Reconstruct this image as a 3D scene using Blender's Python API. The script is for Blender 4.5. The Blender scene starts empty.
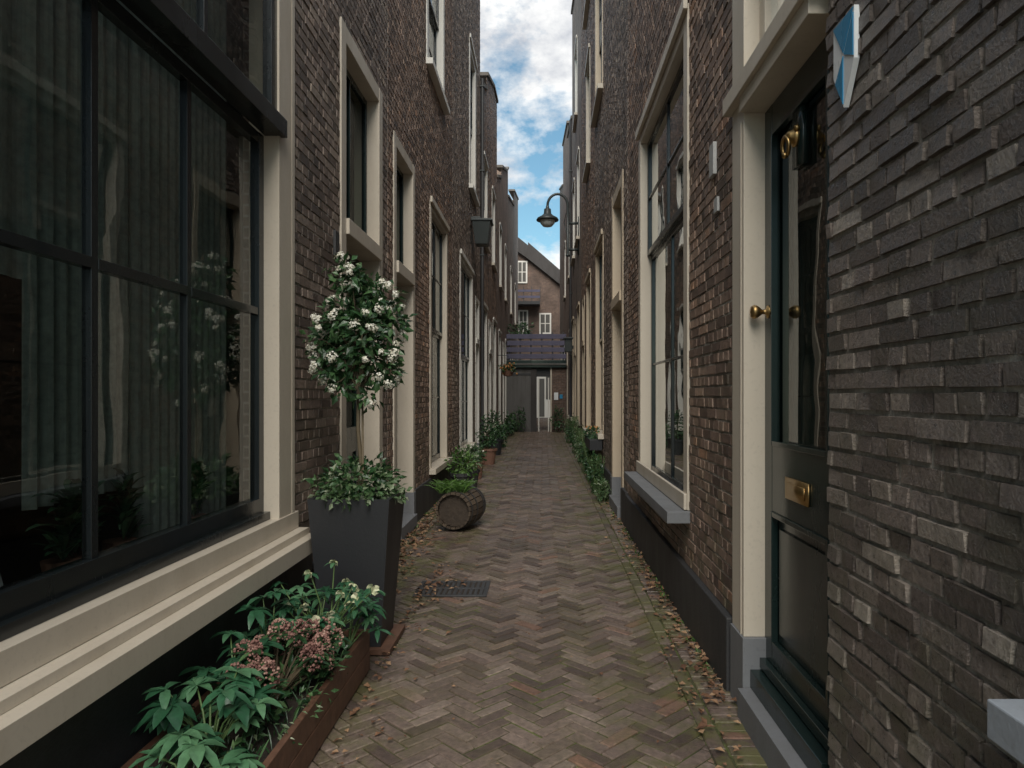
import bpy, bmesh, math, random
import numpy as np
from mathutils import Vector, Matrix
random.seed(7); np.random.seed(7)
R=random.random
def U(a,b): return a+(b-a)*R()
sc=bpy.context.scene
F=700.0; H=1.5
WL=1.5; WR=0.96
# ---------------------------------------------------------------- materials
def newmat(name):
    m=bpy.data.materials.new(name); m.use_nodes=True
    nt=m.node_tree; b=nt.nodes['Principled BSDF']
    return m,nt,b
def N(nt,t,**k):
    n=nt.nodes.new(t)
    for a,v in k.items(): setattr(n,a,v)
    return n
def ramp(nt,stops,fac):
    r=N(nt,'ShaderNodeValToRGB'); e=r.color_ramp.elements
    while len(e)<len(stops): e.new(0.5)
    for i,(p,c) in enumerate(stops):
        e[i].position=p; e[i].color=(c[0],c[1],c[2],1)
    nt.links.new(fac,r.inputs[0]); return r.outputs[0]
def noise(nt,scale,detail=4,rough=.55,vec=None,out='Fac'):
    n=N(nt,'ShaderNodeTexNoise'); n.inputs['Scale'].default_value=scale
    n.inputs['Detail'].default_value=detail; n.inputs['Roughness'].default_value=rough
    if vec is None:
        g=N(nt,'ShaderNodeNewGeometry'); vec=g.outputs['Position']
    nt.links.new(vec,n.inputs['Vector']); return n.outputs[out]
def streakvec(nt,s=(1,1,.18)):
    g=N(nt,'ShaderNodeNewGeometry'); m=N(nt,'ShaderNodeMapping'); m.inputs['Scale'].default_value=s
    nt.links.new(g.outputs['Position'],m.inputs[0]); return m.outputs[0]
def mix(nt,a,b,f,mode='MIX'):
    n=N(nt,'ShaderNodeMix',data_type='RGBA',blend_type=mode)
    for s,v in ((n.inputs[0],f),(n.inputs[6],a),(n.inputs[7],b)):
        if isinstance(v,(int,float)): s.default_value=v
        elif isinstance(v,tuple): s.default_value=(v[0],v[1],v[2],1)
        else: nt.links.new(v,s)
    return n.outputs[2]
def math_(nt,op,a,b=0.0,clamp=False):
    n=N(nt,'ShaderNodeMath',operation=op,use_clamp=clamp)
    for s,v in ((n.inputs[0],a),(n.inputs[1],b)):
        if isinstance(v,(int,float)): s.default_value=v
        else: nt.links.new(v,s)
    return n.outputs[0]
def maprange(nt,v,a,b,c=0.,d=1.):
    n=N(nt,'ShaderNodeMapRange'); nt.links.new(v,n.inputs[0])
    for i,x in enumerate((a,b,c,d)): n.inputs[i+1].default_value=x
    return n.outputs[0]
def bump(nt,b,h,strength=.3,dist=.01,prev=None):
    n=N(nt,'ShaderNodeBump'); n.inputs['Strength'].default_value=strength
    n.inputs['Distance'].default_value=dist; nt.links.new(h,n.inputs['Height'])
    if prev is not None: nt.links.new(prev,n.inputs['Normal'])
    nt.links.new(n.outputs[0],b.inputs['Normal']); return n.outputs[0]
def rndattr(nt):
    a=N(nt,'ShaderNodeAttribute',attribute_name='rnd'); return a.outputs['Fac']
def posz(nt):
    g=N(nt,'ShaderNodeNewGeometry'); s=N(nt,'ShaderNodeSeparateXYZ')
    nt.links.new(g.outputs['Position'],s.inputs[0]); return s

def brickmat(name,stops,rough=.55,bs=.35,bd=.006,moss=.5,spec=.5):
    m,nt,b=newmat(name)
    c=ramp(nt,stops,rndattr(nt))
    n1=noise(nt,45,5,.65)
    c=mix(nt,c,ramp(nt,[(.3,(.45,.43,.42)),(.7,(1.4,1.36,1.3))],n1),.85,'MULTIPLY')
    n2=noise(nt,1.6,5,.62,streakvec(nt,(1,1,.3)))
    c=mix(nt,c,ramp(nt,[(.33,(.52,.50,.49)),(.5,(.95,.93,.9)),(.7,(1.35,1.28,1.2))],n2),.85,'MULTIPLY')
    s=posz(nt)
    low=maprange(nt,s.outputs[2],1.9,0.2,.12,moss)
    n3=noise(nt,6,5,.65)
    f=math_(nt,'MULTIPLY',low,maprange(nt,n3,.45,.62),True)
    c=mix(nt,c,(.085,.09,.04),f)
    nt.links.new(c,b.inputs['Base Color'])
    nt.links.new(maprange(nt,n1,.3,.7,rough-.17,rough+.2),b.inputs['Roughness'])
    b.inputs['Specular IOR Level'].default_value=spec
    n4=noise(nt,75,6,.72)
    bump(nt,b,n4,bs,bd)
    return m
def mortarmat(name,c0=(.17,.155,.14)):
    m,nt,b=newmat(name)
    n=noise(nt,60,5,.7); n2=noise(nt,2.2,4,.6)
    c=ramp(nt,[(.3,tuple(x*.6 for x in c0)),(.7,tuple(x*1.3 for x in c0))],n)
    c=mix(nt,c,ramp(nt,[(.35,(.5,.48,.45)),(.65,(1.2,1.2,1.2))],n2),1.,'MULTIPLY')
    nt.links.new(c,b.inputs['Base Color']); b.inputs['Roughness'].default_value=.95
    bump(nt,b,n,.5,.008); return m
def farbrick(name,c1,c2,mort):
    m,nt,b=newmat(name)
    g=N(nt,'ShaderNodeNewGeometry'); s=N(nt,'ShaderNodeSeparateXYZ'); nt.links.new(g.outputs['Position'],s.inputs[0])
    add=math_(nt,'ADD',s.outputs[0],s.outputs[1])
    cb=N(nt,'ShaderNodeCombineXYZ'); nt.links.new(add,cb.inputs[0]); nt.links.new(s.outputs[2],cb.inputs[1])
    br=N(nt,'ShaderNodeTexBrick'); nt.links.new(cb.outputs[0],br.inputs['Vector'])
    br.inputs['Scale'].default_value=1; br.inputs['Brick Width'].default_value=.2; br.inputs['Row Height'].default_value=.066
    br.inputs['Mortar Size'].default_value=.009; br.inputs['Mortar Smooth'].default_value=.3
    br.inputs['Color1'].default_value=(*c1,1); br.inputs['Color2'].default_value=(*c2,1); br.inputs['Mortar'].default_value=(*mort,1)
    n=noise(nt,1.3,5,.6)
    c=mix(nt,br.outputs['Color'],ramp(nt,[(.3,(.5,.48,.45)),(.7,(1.3,1.27,1.22))],n),.85,'MULTIPLY')
    n1=noise(nt,14,4,.6)
    c=mix(nt,c,ramp(nt,[(.35,(.6,.58,.57)),(.7,(1.25,1.2,1.2))],n1),.85,'MULTIPLY')
    nt.links.new(c,b.inputs['Base Color']); b.inputs['Roughness'].default_value=.75
    bump(nt,b,br.outputs['Fac'],-.5,.008); return m
def paint(name,c,rough=.4,dirt=.35,bs=.08,metal=0.):
    m,nt,b=newmat(name)
    n=noise(nt,3.5,6,.65,streakvec(nt,(1,1,.35))); n2=noise(nt,55,4,.6)
    cc=mix(nt,c,tuple(x*q for x,q in zip(c,(.62,.58,.5))),maprange(nt,n,.45,.75,0,dirt))
    cc=mix(nt,cc,tuple(x*.65 for x in c),maprange(nt,n2,.55,.75,0,dirt))
    nt.links.new(cc,b.inputs['Base Color'])
    nt.links.new(maprange(nt,n,.3,.7,rough-.08,rough+.12),b.inputs['Roughness'])
    b.inputs['Metallic'].default_value=metal
    bump(nt,b,n2,bs,.006); return m
def glassmat(name,tint=(.88,.94,.92),refl=.8,lo=.05):
    m=bpy.data.materials.new(name); m.use_nodes=True; nt=m.node_tree; nt.nodes.clear()
    o=N(nt,'ShaderNodeOutputMaterial'); t=N(nt,'ShaderNodeBsdfTransparent'); t.inputs[0].default_value=(*tint,1)
    gl=N(nt,'ShaderNodeBsdfGlossy'); gl.inputs['Roughness'].default_value=.01; gl.inputs[0].default_value=(.95,.97,.97,1)
    lw=N(nt,'ShaderNodeLayerWeight'); lw.inputs[0].default_value=.33
    n=noise(nt,1.6,2,.5); bp=N(nt,'ShaderNodeBump'); bp.inputs['Strength'].default_value=.05; bp.inputs['Distance'].default_value=.05
    nt.links.new(n,bp.inputs['Height']); nt.links.new(bp.outputs[0],gl.inputs['Normal'])
    f=maprange(nt,lw.outputs['Fresnel'],0,1,lo,refl)
    ms=N(nt,'ShaderNodeMixShader'); nt.links.new(f,ms.inputs[0]); nt.links.new(t.outputs[0],ms.inputs[1]); nt.links.new(gl.outputs[0],ms.inputs[2])
    nt.links.new(ms.outputs[0],o.inputs[0]); return m
def rampmat(name,stops,rough=.5,bs=.1,nscale=40,trans=0,spec=.5):
    m,nt,b=newmat(name)
    c=ramp(nt,stops,rndattr(nt)); n=noise(nt,nscale,4,.6)
    c=mix(nt,c,ramp(nt,[(.3,(.65,.65,.65)),(.7,(1.25,1.25,1.25))],n),.7,'MULTIPLY')
    nt.links.new(c,b.inputs['Base Color']); b.inputs['Roughness'].default_value=rough
    b.inputs['Specular IOR Level'].default_value=spec
    bump(nt,b,n,bs,.01)
    if trans>0:
        tl=N(nt,'ShaderNodeBsdfTranslucent'); nt.links.new(c,tl.inputs[0])
        ms=N(nt,'ShaderNodeMixShader'); ms.inputs[0].default_value=trans
        nt.links.new(b.outputs[0],ms.inputs[1]); nt.links.new(tl.outputs[0],ms.inputs[2])
        nt.links.new(ms.outputs[0],nt.nodes['Material Output'].inputs[0])
    return m
M={}
M['brickA']=brickmat('brick_dark_glazed',[(0,(.080,.066,.061)),(.35,(.140,.116,.106)),(.75,(.20,.172,.158)),(.95,(.27,.24,.22)),(1,(.34,.31,.28))],.38,1.0,.012,.5,.7)
M['brickB']=brickmat('brick_brown',[(0,(.11,.076,.062)),(.3,(.19,.134,.11)),(.65,(.265,.186,.150)),(.93,(.35,.255,.205)),(1,(.36,.21,.14))],.58,.6,.008,.5)
M['brickC']=brickmat('brick_greybrown',[(0,(.10,.078,.069)),(.4,(.195,.150,.130)),(.8,(.275,.218,.19)),(1,(.36,.30,.255))],.56,.6,.008,.45)
M['mortar']=mortarmat('mortar',(.38,.345,.30)); M['mortarD']=mortarmat('mortar_dark',(.31,.285,.25))
M['farbrick']=farbrick('far_brick',(.16,.122,.105),(.255,.195,.16),(.34,.31,.27))
M['farbrick2']=farbrick('far_brick_red',(.19,.123,.095),(.275,.185,.145),(.34,.31,.27))
M['endbrick']=farbrick('end_brick',(.105,.062,.047),(.16,.10,.075),(.17,.15,.13))
M['cream']=paint('cream_paint',(.57,.505,.415),.42,.35)
M['cream2']=paint('beige_paint',(.56,.46,.34),.45,.35)
M['white']=paint('white_paint',(.72,.69,.63),.4,.25)
M['black']=paint('black_gloss_paint',(.013,.017,.019),.2,.3,.04)
M['green']=paint('dark_green_paint',(.012,.023,.022),.2,.3,.04)
M['plinth']=paint('tarred_plinth',(.036,.036,.038),.6,.6,.5)
M['stone']=paint('blue_stone',(.17,.175,.185),.6,.5,.3)
M['stoneL']=paint('painted_stone_sill',(.30,.33,.37),.5,.4,.2)
M['glass']=glassmat('window_glass')
M['glassfar']=glassmat('window_glass_dark',(.5,.55,.55),.9,.10)
M['glassdoor']=glassmat('door_pane',(.4,.45,.43),.22,.012)
M['room']=paint('room_interior',(.10,.095,.085),.8,.2)
M['curtain']=rampmat('sheer_curtain',[(0,(.36,.43,.39)),(1,(.46,.53,.49))],.9,.05,30,.35)
M['curtainD']=rampmat('heavy_curtain',[(0,(.07,.08,.07)),(1,(.11,.12,.105))],.9,.1,30)
M['brass']=paint('brass',(.42,.28,.12),.36,.5,.05,1.)
M['roof']=paint('roof_tile',(.045,.04,.038),.7,.4,.3)
M['coping']=paint('coping_stone',(.14,.125,.11),.7,.5,.3)
M['iron']=paint('cast_iron',(.035,.042,.042),.4,.3,.1)
M['wood']=rampmat('planter_wood',[(0,(.11,.055,.034)),(1,(.19,.10,.062))],.6,.4,18)
M['barrel']=rampmat('barrel_wood',[(0,(.06,.044,.032)),(1,(.13,.095,.065))],.7,.5,25)
M['soil']=mortarmat('soil',(.035,.026,.02))
M['potblack']=paint('black_planter',(.022,.023,.026),.5,.35,.15)
M['terra']=paint('terracotta',(.22,.115,.08),.7,.4,.2)
M['leafdark']=rampmat('leaf_dark',[(0,(.018,.048,.020)),(.6,(.038,.10,.035)),(1,(.09,.17,.065))],.35,.1,40,.2)
M['leafhel']=rampmat('leaf_hellebore',[(0,(.018,.070,.034)),(.6,(.042,.135,.066)),(1,(.11,.24,.12))],.33,.15,40,.2)
M['leafpale']=rampmat('leaf_pale',[(0,(.05,.11,.04)),(.7,(.12,.19,.08)),(1,(.42,.46,.33))],.5,.1,40,.25)
M['leafgrass']=rampmat('grass_blade',[(0,(.045,.11,.02)),(1,(.14,.26,.06))],.45,.1,40,.25)
M['petal']=rampmat('white_petal',[(0,(.66,.63,.50)),(1,(.84,.82,.74))],.6,.05,60,.1)
M['petalg']=rampmat('cream_green_petal',[(0,(.45,.50,.28)),(1,(.72,.70,.50))],.5,.05,60,.1)
M['bud']=rampmat('pink_bud',[(0,(.15,.065,.055)),(.5,(.30,.155,.125)),(1,(.52,.36,.28))],.6,.1,80)
M['orange']=rampmat('orange_flower',[(0,(.5,.16,.05)),(1,(.65,.33,.1))],.6,.05,60)
M['stem']=paint('stem',(.11,.085,.05),.7,.4,.3)
M['stemg']=paint('green_stem',(.09,.15,.05),.5,.3,.1)
M['litter']=rampmat('dead_leaf',[(0,(.10,.045,.023)),(.5,(.21,.11,.058)),(1,(.38,.24,.135))],.75,.3,50)
M['blue']=paint('enamel_blue',(.03,.23,.42),.25,.2,.02)
M['enamel']=paint('enamel_white',(.75,.77,.78),.25,.15,.02)
M['plate']=paint('grey_plate',(.42,.42,.41),.5,.4,.1)
M['lavender']=paint('lavender_fence',(.10,.095,.15),.6,.4,.1)
M['lampglass']=paint('opal_glass',(.7,.72,.7),.2,.1,.02)
M['darkmetal']=paint('dark_metal',(.045,.045,.047),.45,.4,.2)
M['greywall']=paint('grey_render',(.12,.115,.11),.8,.6,.3)
def pavemat():
    m,nt,b=newmat('herringbone_paver')
    c=ramp(nt,[(0,(.095,.070,.060)),(.3,(.148,.112,.095)),(.65,(.195,.150,.127)),(.92,(.25,.20,.17)),(1,(.23,.135,.10))],rndattr(nt))
    n1=noise(nt,38,5,.65); n2=noise(nt,1.2,5,.65); n3=noise(nt,3.2,6,.72)
    c=mix(nt,c,ramp(nt,[(.3,(.5,.49,.48)),(.7,(1.3,1.28,1.25))],n1),.85,'MULTIPLY')
    c=mix(nt,c,ramp(nt,[(.3,(.6,.58,.57)),(.7,(1.25,1.23,1.22))],n2),.85,'MULTIPLY')
    s=posz(nt)
    d=math_(nt,'ABSOLUTE',math_(nt,'ADD',s.outputs[0],.2))
    e=maprange(nt,d,.25,1.0,.0,1.)
    f=math_(nt,'MULTIPLY',math_(nt,'ADD',e,.2),maprange(nt,n3,.45,.59),True)
    f2=math_(nt,'MULTIPLY',f,.78)
    c=mix(nt,c,(.115,.115,.040),f2)
    nt.links.new(c,b.inputs['Base Color'])
    nt.links.new(maprange(nt,n2,.3,.7,.28,.55),b.inputs['Roughness'])
    n7=noise(nt,90,5,.7); bump(nt,b,n7,.6,.007)
    return m
M['pave']=pavemat()
def jointmat():
    m,nt,b=newmat('mossy_joint_sand')
    n=noise(nt,5,5,.7); n2=noise(nt,90,3,.6)
    c=ramp(nt,[(.35,(.040,.032,.024)),(.48,(.07,.08,.025)),(.62,(.12,.14,.04))],n)
    c=mix(nt,c,ramp(nt,[(.3,(.5,.5,.5)),(.7,(1.3,1.3,1.3))],n2),.9,'MULTIPLY')
    nt.links.new(c,b.inputs['Base Color']); b.inputs['Roughness'].default_value=1
    bump(nt,b,n2,.8,.01); return m
M['joint']=jointmat()
M['ground']=farbrick('ground_clinker',(.13,.11,.10),(.18,.155,.14),(.10,.09,.075))

# ---------------------------------------------------------------- builder
def empty(name,loc=(0,0,0)):
    e=bpy.data.objects.new(name,None); e.location=loc; e.empty_display_size=.2
    sc.collection.objects.link(e); return e
class MB:
    def __init__(s): s.v=[];s.f=[];s.m=[];s.r=[];s.mats=[]
    def mi(s,k):
        if k not in s.mats: s.mats.append(k)
        return s.mats.index(k)
    def add(s,vs,fs,k,r=None):
        o=len(s.v); r=R() if r is None else r
        s.v+= [tuple(p) for p in vs]; s.r+=[r]*len(vs); i=s.mi(k)
        for f in fs: s.f.append(tuple(o+a for a in f)); s.m.append(i)
    def box(s,x0,x1,y0,y1,z0,z1,k,r=None):
        if x0>x1:x0,x1=x1,x0
        if y0>y1:y0,y1=y1,y0
        if z0>z1:z0,z1=z1,z0
        s.add([(x0,y0,z0),(x1,y0,z0),(x1,y1,z0),(x0,y1,z0),(x0,y0,z1),(x1,y0,z1),(x1,y1,z1),(x0,y1,z1)],
          [(0,3,2,1),(4,5,6,7),(0,1,5,4),(1,2,6,5),(2,3,7,6),(3,0,4,7)],k,r)
    def sb(s,S,u0,u1,y0,y1,z0,z1,k,r=None):
        sg,w=S; s.box(sg*(w+u0),sg*(w+u1),y0,y1,z0,z1,k,r)
    def quad(s,a,b,c,d,k,r=None): s.add([a,b,c,d],[(0,1,2,3)],k,r)
    def tube(s,path,rad,k,seg=8,r=None):
        path=[Vector(p) for p in path]; n=len(path)
        rads=rad if isinstance(rad,(list,tuple)) else [rad]*n
        vs=[];fs=[]; up=Vector((.13,.31,.94))
        for i,p in enumerate(path):
            t=(path[min(i+1,n-1)]-path[max(i-1,0)]).normalized()
            a=t.cross(up)
            if a.length<.05: a=t.cross(Vector((1,0,0)))
            a.normalize(); b=t.cross(a)
            for j in range(seg):
                an=2*math.pi*j/seg; vs.append(p+(a*math.cos(an)+b*math.sin(an))*rads[i])
        for i in range(n-1):
            for j in range(seg):
                j2=(j+1)%seg; fs.append((i*seg+j,i*seg+j2,(i+1)*seg+j2,(i+1)*seg+j))
        fs.append(tuple(range(seg))); fs.append(tuple((n-1)*seg+j for j in range(seg)))
        s.add(vs,fs,k,r)
    def lathe(s,prof,mat,k,seg=20,r=None):
        vs=[];fs=[]; n=len(prof)
        for rr,z in prof:
            for j in range(seg):
                a=2*math.pi*j/seg; vs.append(mat@Vector((rr*math.cos(a),rr*math.sin(a),z)))
        for i in range(n-1):
            for j in range(seg):
                j2=(j+1)%seg; fs.append((i*seg+j,i*seg+j2,(i+1)*seg+j2,(i+1)*seg+j))
        s.add(vs,fs,k,r)
    def leaf(s,base,d,n,L,W,k,droop=.3,r=None):
        d=Vector(d).normalized(); n=Vector(n); side=d.cross(n)
        if side.length<.01: side=d.cross(Vector((1,.2,.1)))
        side.normalize(); nn=side.cross(d)
        vs=[]
        for t,w in ((0,.12),(.3,.85),(.6,1.),(.85,.55),(1,.03)):
            c=Vector(base)+d*L*t+Vector((0,0,-1))*droop*L*t*t
            h=nn*W*.18*w
            vs+= [c-side*W*.5*w+h, c, c+side*W*.5*w+h]
        fs=[]
        for i in range(4):
            o=i*3; fs+=[(o,o+1,o+4,o+3),(o+1,o+2,o+5,o+4)]
        s.add(vs,fs,k,r)
    def sleaf(s,base,d,n,L,W,k,r=None):
        d=Vector(d).normalized(); side=d.cross(Vector(n))
        if side.length<.01: side=Vector((1,0,0))
        side.normalize(); nn=side.cross(d); b=Vector(base)
        vs=[b,b+d*L*.45-side*W*.5+nn*W*.15,b+d*L-nn*L*.12,b+d*L*.45+side*W*.5+nn*W*.15,b+d*L*.5]
        s.add(vs,[(0,4,1),(1,4,2),(2,4,3),(3,4,0)],k,r)
    def ball(s,c,rad,k,r=None,sz=1.):
        c=Vector(c); p=(1+5**.5)/2; q=rad/1.9
        V0=[(-1,p,0),(1,p,0),(-1,-p,0),(1,-p,0),(0,-1,p),(0,1,p),(0,-1,-p),(0,1,-p),(p,0,-1),(p,0,1),(-p,0,-1),(-p,0,1)]
        Fc=[(0,11,5),(0,5,1),(0,1,7),(0,7,10),(0,10,11),(1,5,9),(5,11,4),(11,10,2),(10,7,6),(7,1,8),(3,9,4),(3,4,2),(3,2,6),(3,6,8),(3,8,9),(4,9,5),(2,4,11),(6,2,10),(8,6,7),(9,8,1)]
        s.add([c+Vector((a*q,b*q,e*q*sz)) for a,b,e in V0],Fc,k,r)
    def build(s,name,parent=None,bevel=0,smooth=False,loc=None):
        me=bpy.data.meshes.new(name); me.from_pydata(s.v,[],s.f)
        for k in s.mats: me.materials.append(M[k])
        me.polygons.foreach_set('material_index',s.m)
        a=me.attributes.new('rnd','FLOAT','POINT'); a.data.foreach_set('value',s.r)
        me.polygons.foreach_set('use_smooth',[bool(smooth)]*len(me.polygons))
        me.update(); o=bpy.data.objects.new(name,me); sc.collection.objects.link(o)
        if parent: o.parent=parent
        if bevel:
            b=o.modifiers.new('b','BEVEL'); b.width=bevel; b.segments=2; b.limit_method='ANGLE'
            b.harden_normals=False
        return o
L_=(-1,WL); R_=(1,WR)

# ---------------------------------------------------------------- house fronts
def topz(prof,y):
    for ya,za,yb,zb in prof:
        if ya<=y<=yb: return za+(zb-za)*(y-ya)/(yb-ya)
    return prof[-1][3]
def brickmesh(name,S,Y0,Y1,prof,ops,bm,course,parent,relief=.008,joint=.011,jit=.003,zs=0.,ins=(.001,.004)):
    sg,w=S; rec=[]
    nz=int((max(max(p[1],p[3]) for p in prof)-zs)/course)
    for ci in range(nz):
        za=zs+ci*course; zc=za+course/2
        iv=[(Y0,Y1)]
        for (a,b,c,d) in ops:
            if c<zc<d:
                niv=[]
                for p,q in iv:
                    if b<=p or a>=q: niv.append((p,q)); continue
                    if a>p: niv.append((p,a))
                    if b<q: niv.append((b,q))
                iv=niv
        head=(ci%2==1)
        for p,q in iv:
            Lb=.105 if head else .21
            off={0:0,1:.0525,2:.105,3:.0525}[ci%4]
            y=math.floor((p-off)/Lb)*Lb+off
            wob=U(-.01,.01)
            while y<q:
                a=max(p,y+wob+U(-.005,.005)); b=min(q,y+wob+Lb+U(-.004,.004))
                if b-a>.03 and topz(prof,(a+b)/2)>za+course:
                    rec.append((a+joint*.5,b-joint*.5,za+joint*.5+U(-.0018,.0018),za+course-joint*.5+U(-.0018,.0018)))
                y+=Lb
    A=np.array(rec); n=len(A)
    V=np.zeros((n,8,3)); 
    ja=lambda s: np.random.uniform(-s,s,n)
    base=.012; 
    cy=[(0,2),(1,2),(1,3),(0,3)]
    f0=-relief*np.random.rand(n)**2
    ty=ja(jit); tz=ja(jit)
    for i,(a,c) in enumerate(cy):
        V[:,i,0]=base; V[:,i,1]=A[:,a]; V[:,i,2]=A[:,c]
        sy=1 if a==0 else -1; szz=1 if c==2 else -1
        q=np.random.uniform(ins[0],ins[1],n)
        V[:,4+i,0]=f0+sy*ty+szz*tz; V[:,4+i,1]=A[:,a]+sy*q; V[:,4+i,2]=A[:,c]+szz*q*.7
    V[:,:,0]=sg*(w+V[:,:,0])
    V=V.reshape(-1,3)
    fb=np.array([(4,5,6,7),(0,1,5,4),(1,2,6,5),(2,3,7,6),(3,0,4,7)])
    Fc=(fb[None,:,:]+np.arange(n)[:,None,None]*8).reshape(-1,4)
    me=bpy.data.meshes.new(name)
    me.vertices.add(len(V)); me.vertices.foreach_set('co',V.ravel())
    me.loops.add(Fc.size); me.loops.foreach_set('vertex_index',Fc.ravel().astype(np.int32))
    me.polygons.add(len(Fc)); me.polygons.foreach_set('loop_start',np.arange(len(Fc),dtype=np.int32)*4)
    me.update(calc_edges=True)
    me.polygons.foreach_set('use_smooth',np.zeros(len(Fc),dtype=bool))
    at=me.attributes.new('rnd','FLOAT','POINT'); at.data.foreach_set('value',np.repeat(np.random.rand(n),8))
    me.materials.append(M[bm]); o=bpy.data.objects.new(name,me); sc.collection.objects.link(o); o.parent=parent
    return o
def house(S,Y0,Y1,prof,ops,bm=None,course=.064,mort='mortar',zs=0.,relief=.004,jit=.001,far='farbrick',joint=.011):
    sg,w=S; e=empty('brick_house')
    if isinstance(prof,(int,float)): prof=[(Y0,prof,Y1,prof)]
    uw=.004 if bm else 0.0
    if mort=='mortarD': uw=.006
    X=lambda u: sg*(w+u)
    mb=MB(); k=mort if bm else far
    ys=sorted(set([Y0,Y1]+[o[0] for o in ops]+[o[1] for o in ops]+[p[0] for p in prof]+[p[2] for p in prof]))
    for a,b in zip(ys[:-1],ys[1:]):
        if b-a<1e-4: continue
        mid=(a+b)/2; cur=-.05
        for o in sorted([o for o in ops if o[0]<=mid<=o[1]],key=lambda o:o[2]):
            if o[2]>cur: mb.quad((X(uw),a,cur),(X(uw),b,cur),(X(uw),b,o[2]),(X(uw),a,o[2]),k)
            cur=o[3]
        seg=[p for p in prof if p[0]<=mid<=p[2]][0]
        t=lambda y: seg[1]+(seg[3]-seg[1])*(y-seg[0])/(seg[2]-seg[0])
        mb.quad((X(uw),a,cur),(X(uw),b,cur),(X(uw),b,t(b)),(X(uw),a,t(a)),k)
    for a,b,c,d in ops:
        for yy in (a,b): mb.quad((X(uw),yy,c),(X(.3),yy,c),(X(.3),yy,d),(X(uw),yy,d),far)
        for zz in (c,d): mb.quad((X(uw),a,zz),(X(.3),a,zz),(X(.3),b,zz),(X(uw),b,zz),far)
    z0=prof[0][1]; z1=prof[-1][3]; D=6
    mb.quad((X(uw),Y0+.01,-.05),(X(D),Y0+.01,-.05),(X(D),Y0+.01,z0),(X(uw),Y0+.01,z0),far)
    mb.quad((X(uw),Y1-.01,-.05),(X(D),Y1-.01,-.05),(X(D),Y1-.01,z1),(X(uw),Y1-.01,z1),far)
    mb.quad((X(D),Y0,-.05),(X(D),Y1,-.05),(X(D),Y1,min(z0,z1)),(X(D),Y0,min(z0,z1)),far)
    zr=min(min(p[1],p[3]) for p in prof)-.25
    mb.quad((X(.02),Y0,zr),(X(D),Y0,zr),(X(D),Y1,zr),(X(.02),Y1,zr),'roof')
    mb.build('wall_body',e)
    cp=MB()
    for ya,za,yb,zb in prof:
        if yb-ya<.01: continue
        u0,u1=-.05,.28; vs=[]
        for u in (u0,u1):
            for y,z in ((ya+.005,za),(yb-.005,zb)):
                vs+=[(X(u),y,z),(X(u),y,z+.09)]
        cp.add(vs,[(0,2,3,1),(4,5,7,6),(1,3,7,5),(0,4,6,2),(0,1,5,4),(2,6,7,3)],'coping')
    cp.build('coping',e)
    if bm: brickmesh('brickwork',S,Y0+.004,Y1-.004,prof,ops,bm,course,e,relief=relief,jit=jit,zs=zs,joint=joint)
    return e
def curtain(mb,S,u,y0,y1,z0,z1,k='curtain',amp=.025,per=.075):
    sg,w=S; n=max(6,int((y1-y0)/per*6)); vs=[];fs=[]
    ph=U(0,6)
    for i in range(n+1):
        y=y0+(y1-y0)*i/n
        d=amp*math.sin(2*math.pi*y/per+ph+math.sin(y*7)*1.4)*(.6+.4*math.sin(y*3.1+ph))
        vs+=[(sg*(w+u+d),y,z0),(sg*(w+u+d*.7),y,z1)]
    for i in range(n): fs.append((2*i,2*i+2,2*i+3,2*i+1))
    mb.add(vs,fs,k)
def room(mb,S,u0,u1,y0,y1,z0,z1,k='room'):
    sg,w=S; X=lambda u: sg*(w+u)
    mb.quad((X(u1),y0,z0),(X(u1),y1,z0),(X(u1),y1,z1),(X(u1),y0,z1),k)
    for y in (y0,y1): mb.quad((X(u0),y,z0),(X(u1),y,z0),(X(u1),y,z1),(X(u0),y,z1),k)
    for z in (z0,z1): mb.quad((X(u0),y0,z),(X(u1),y0,z),(X(u1),y1,z),(X(u0),y1,z),k)
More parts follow.
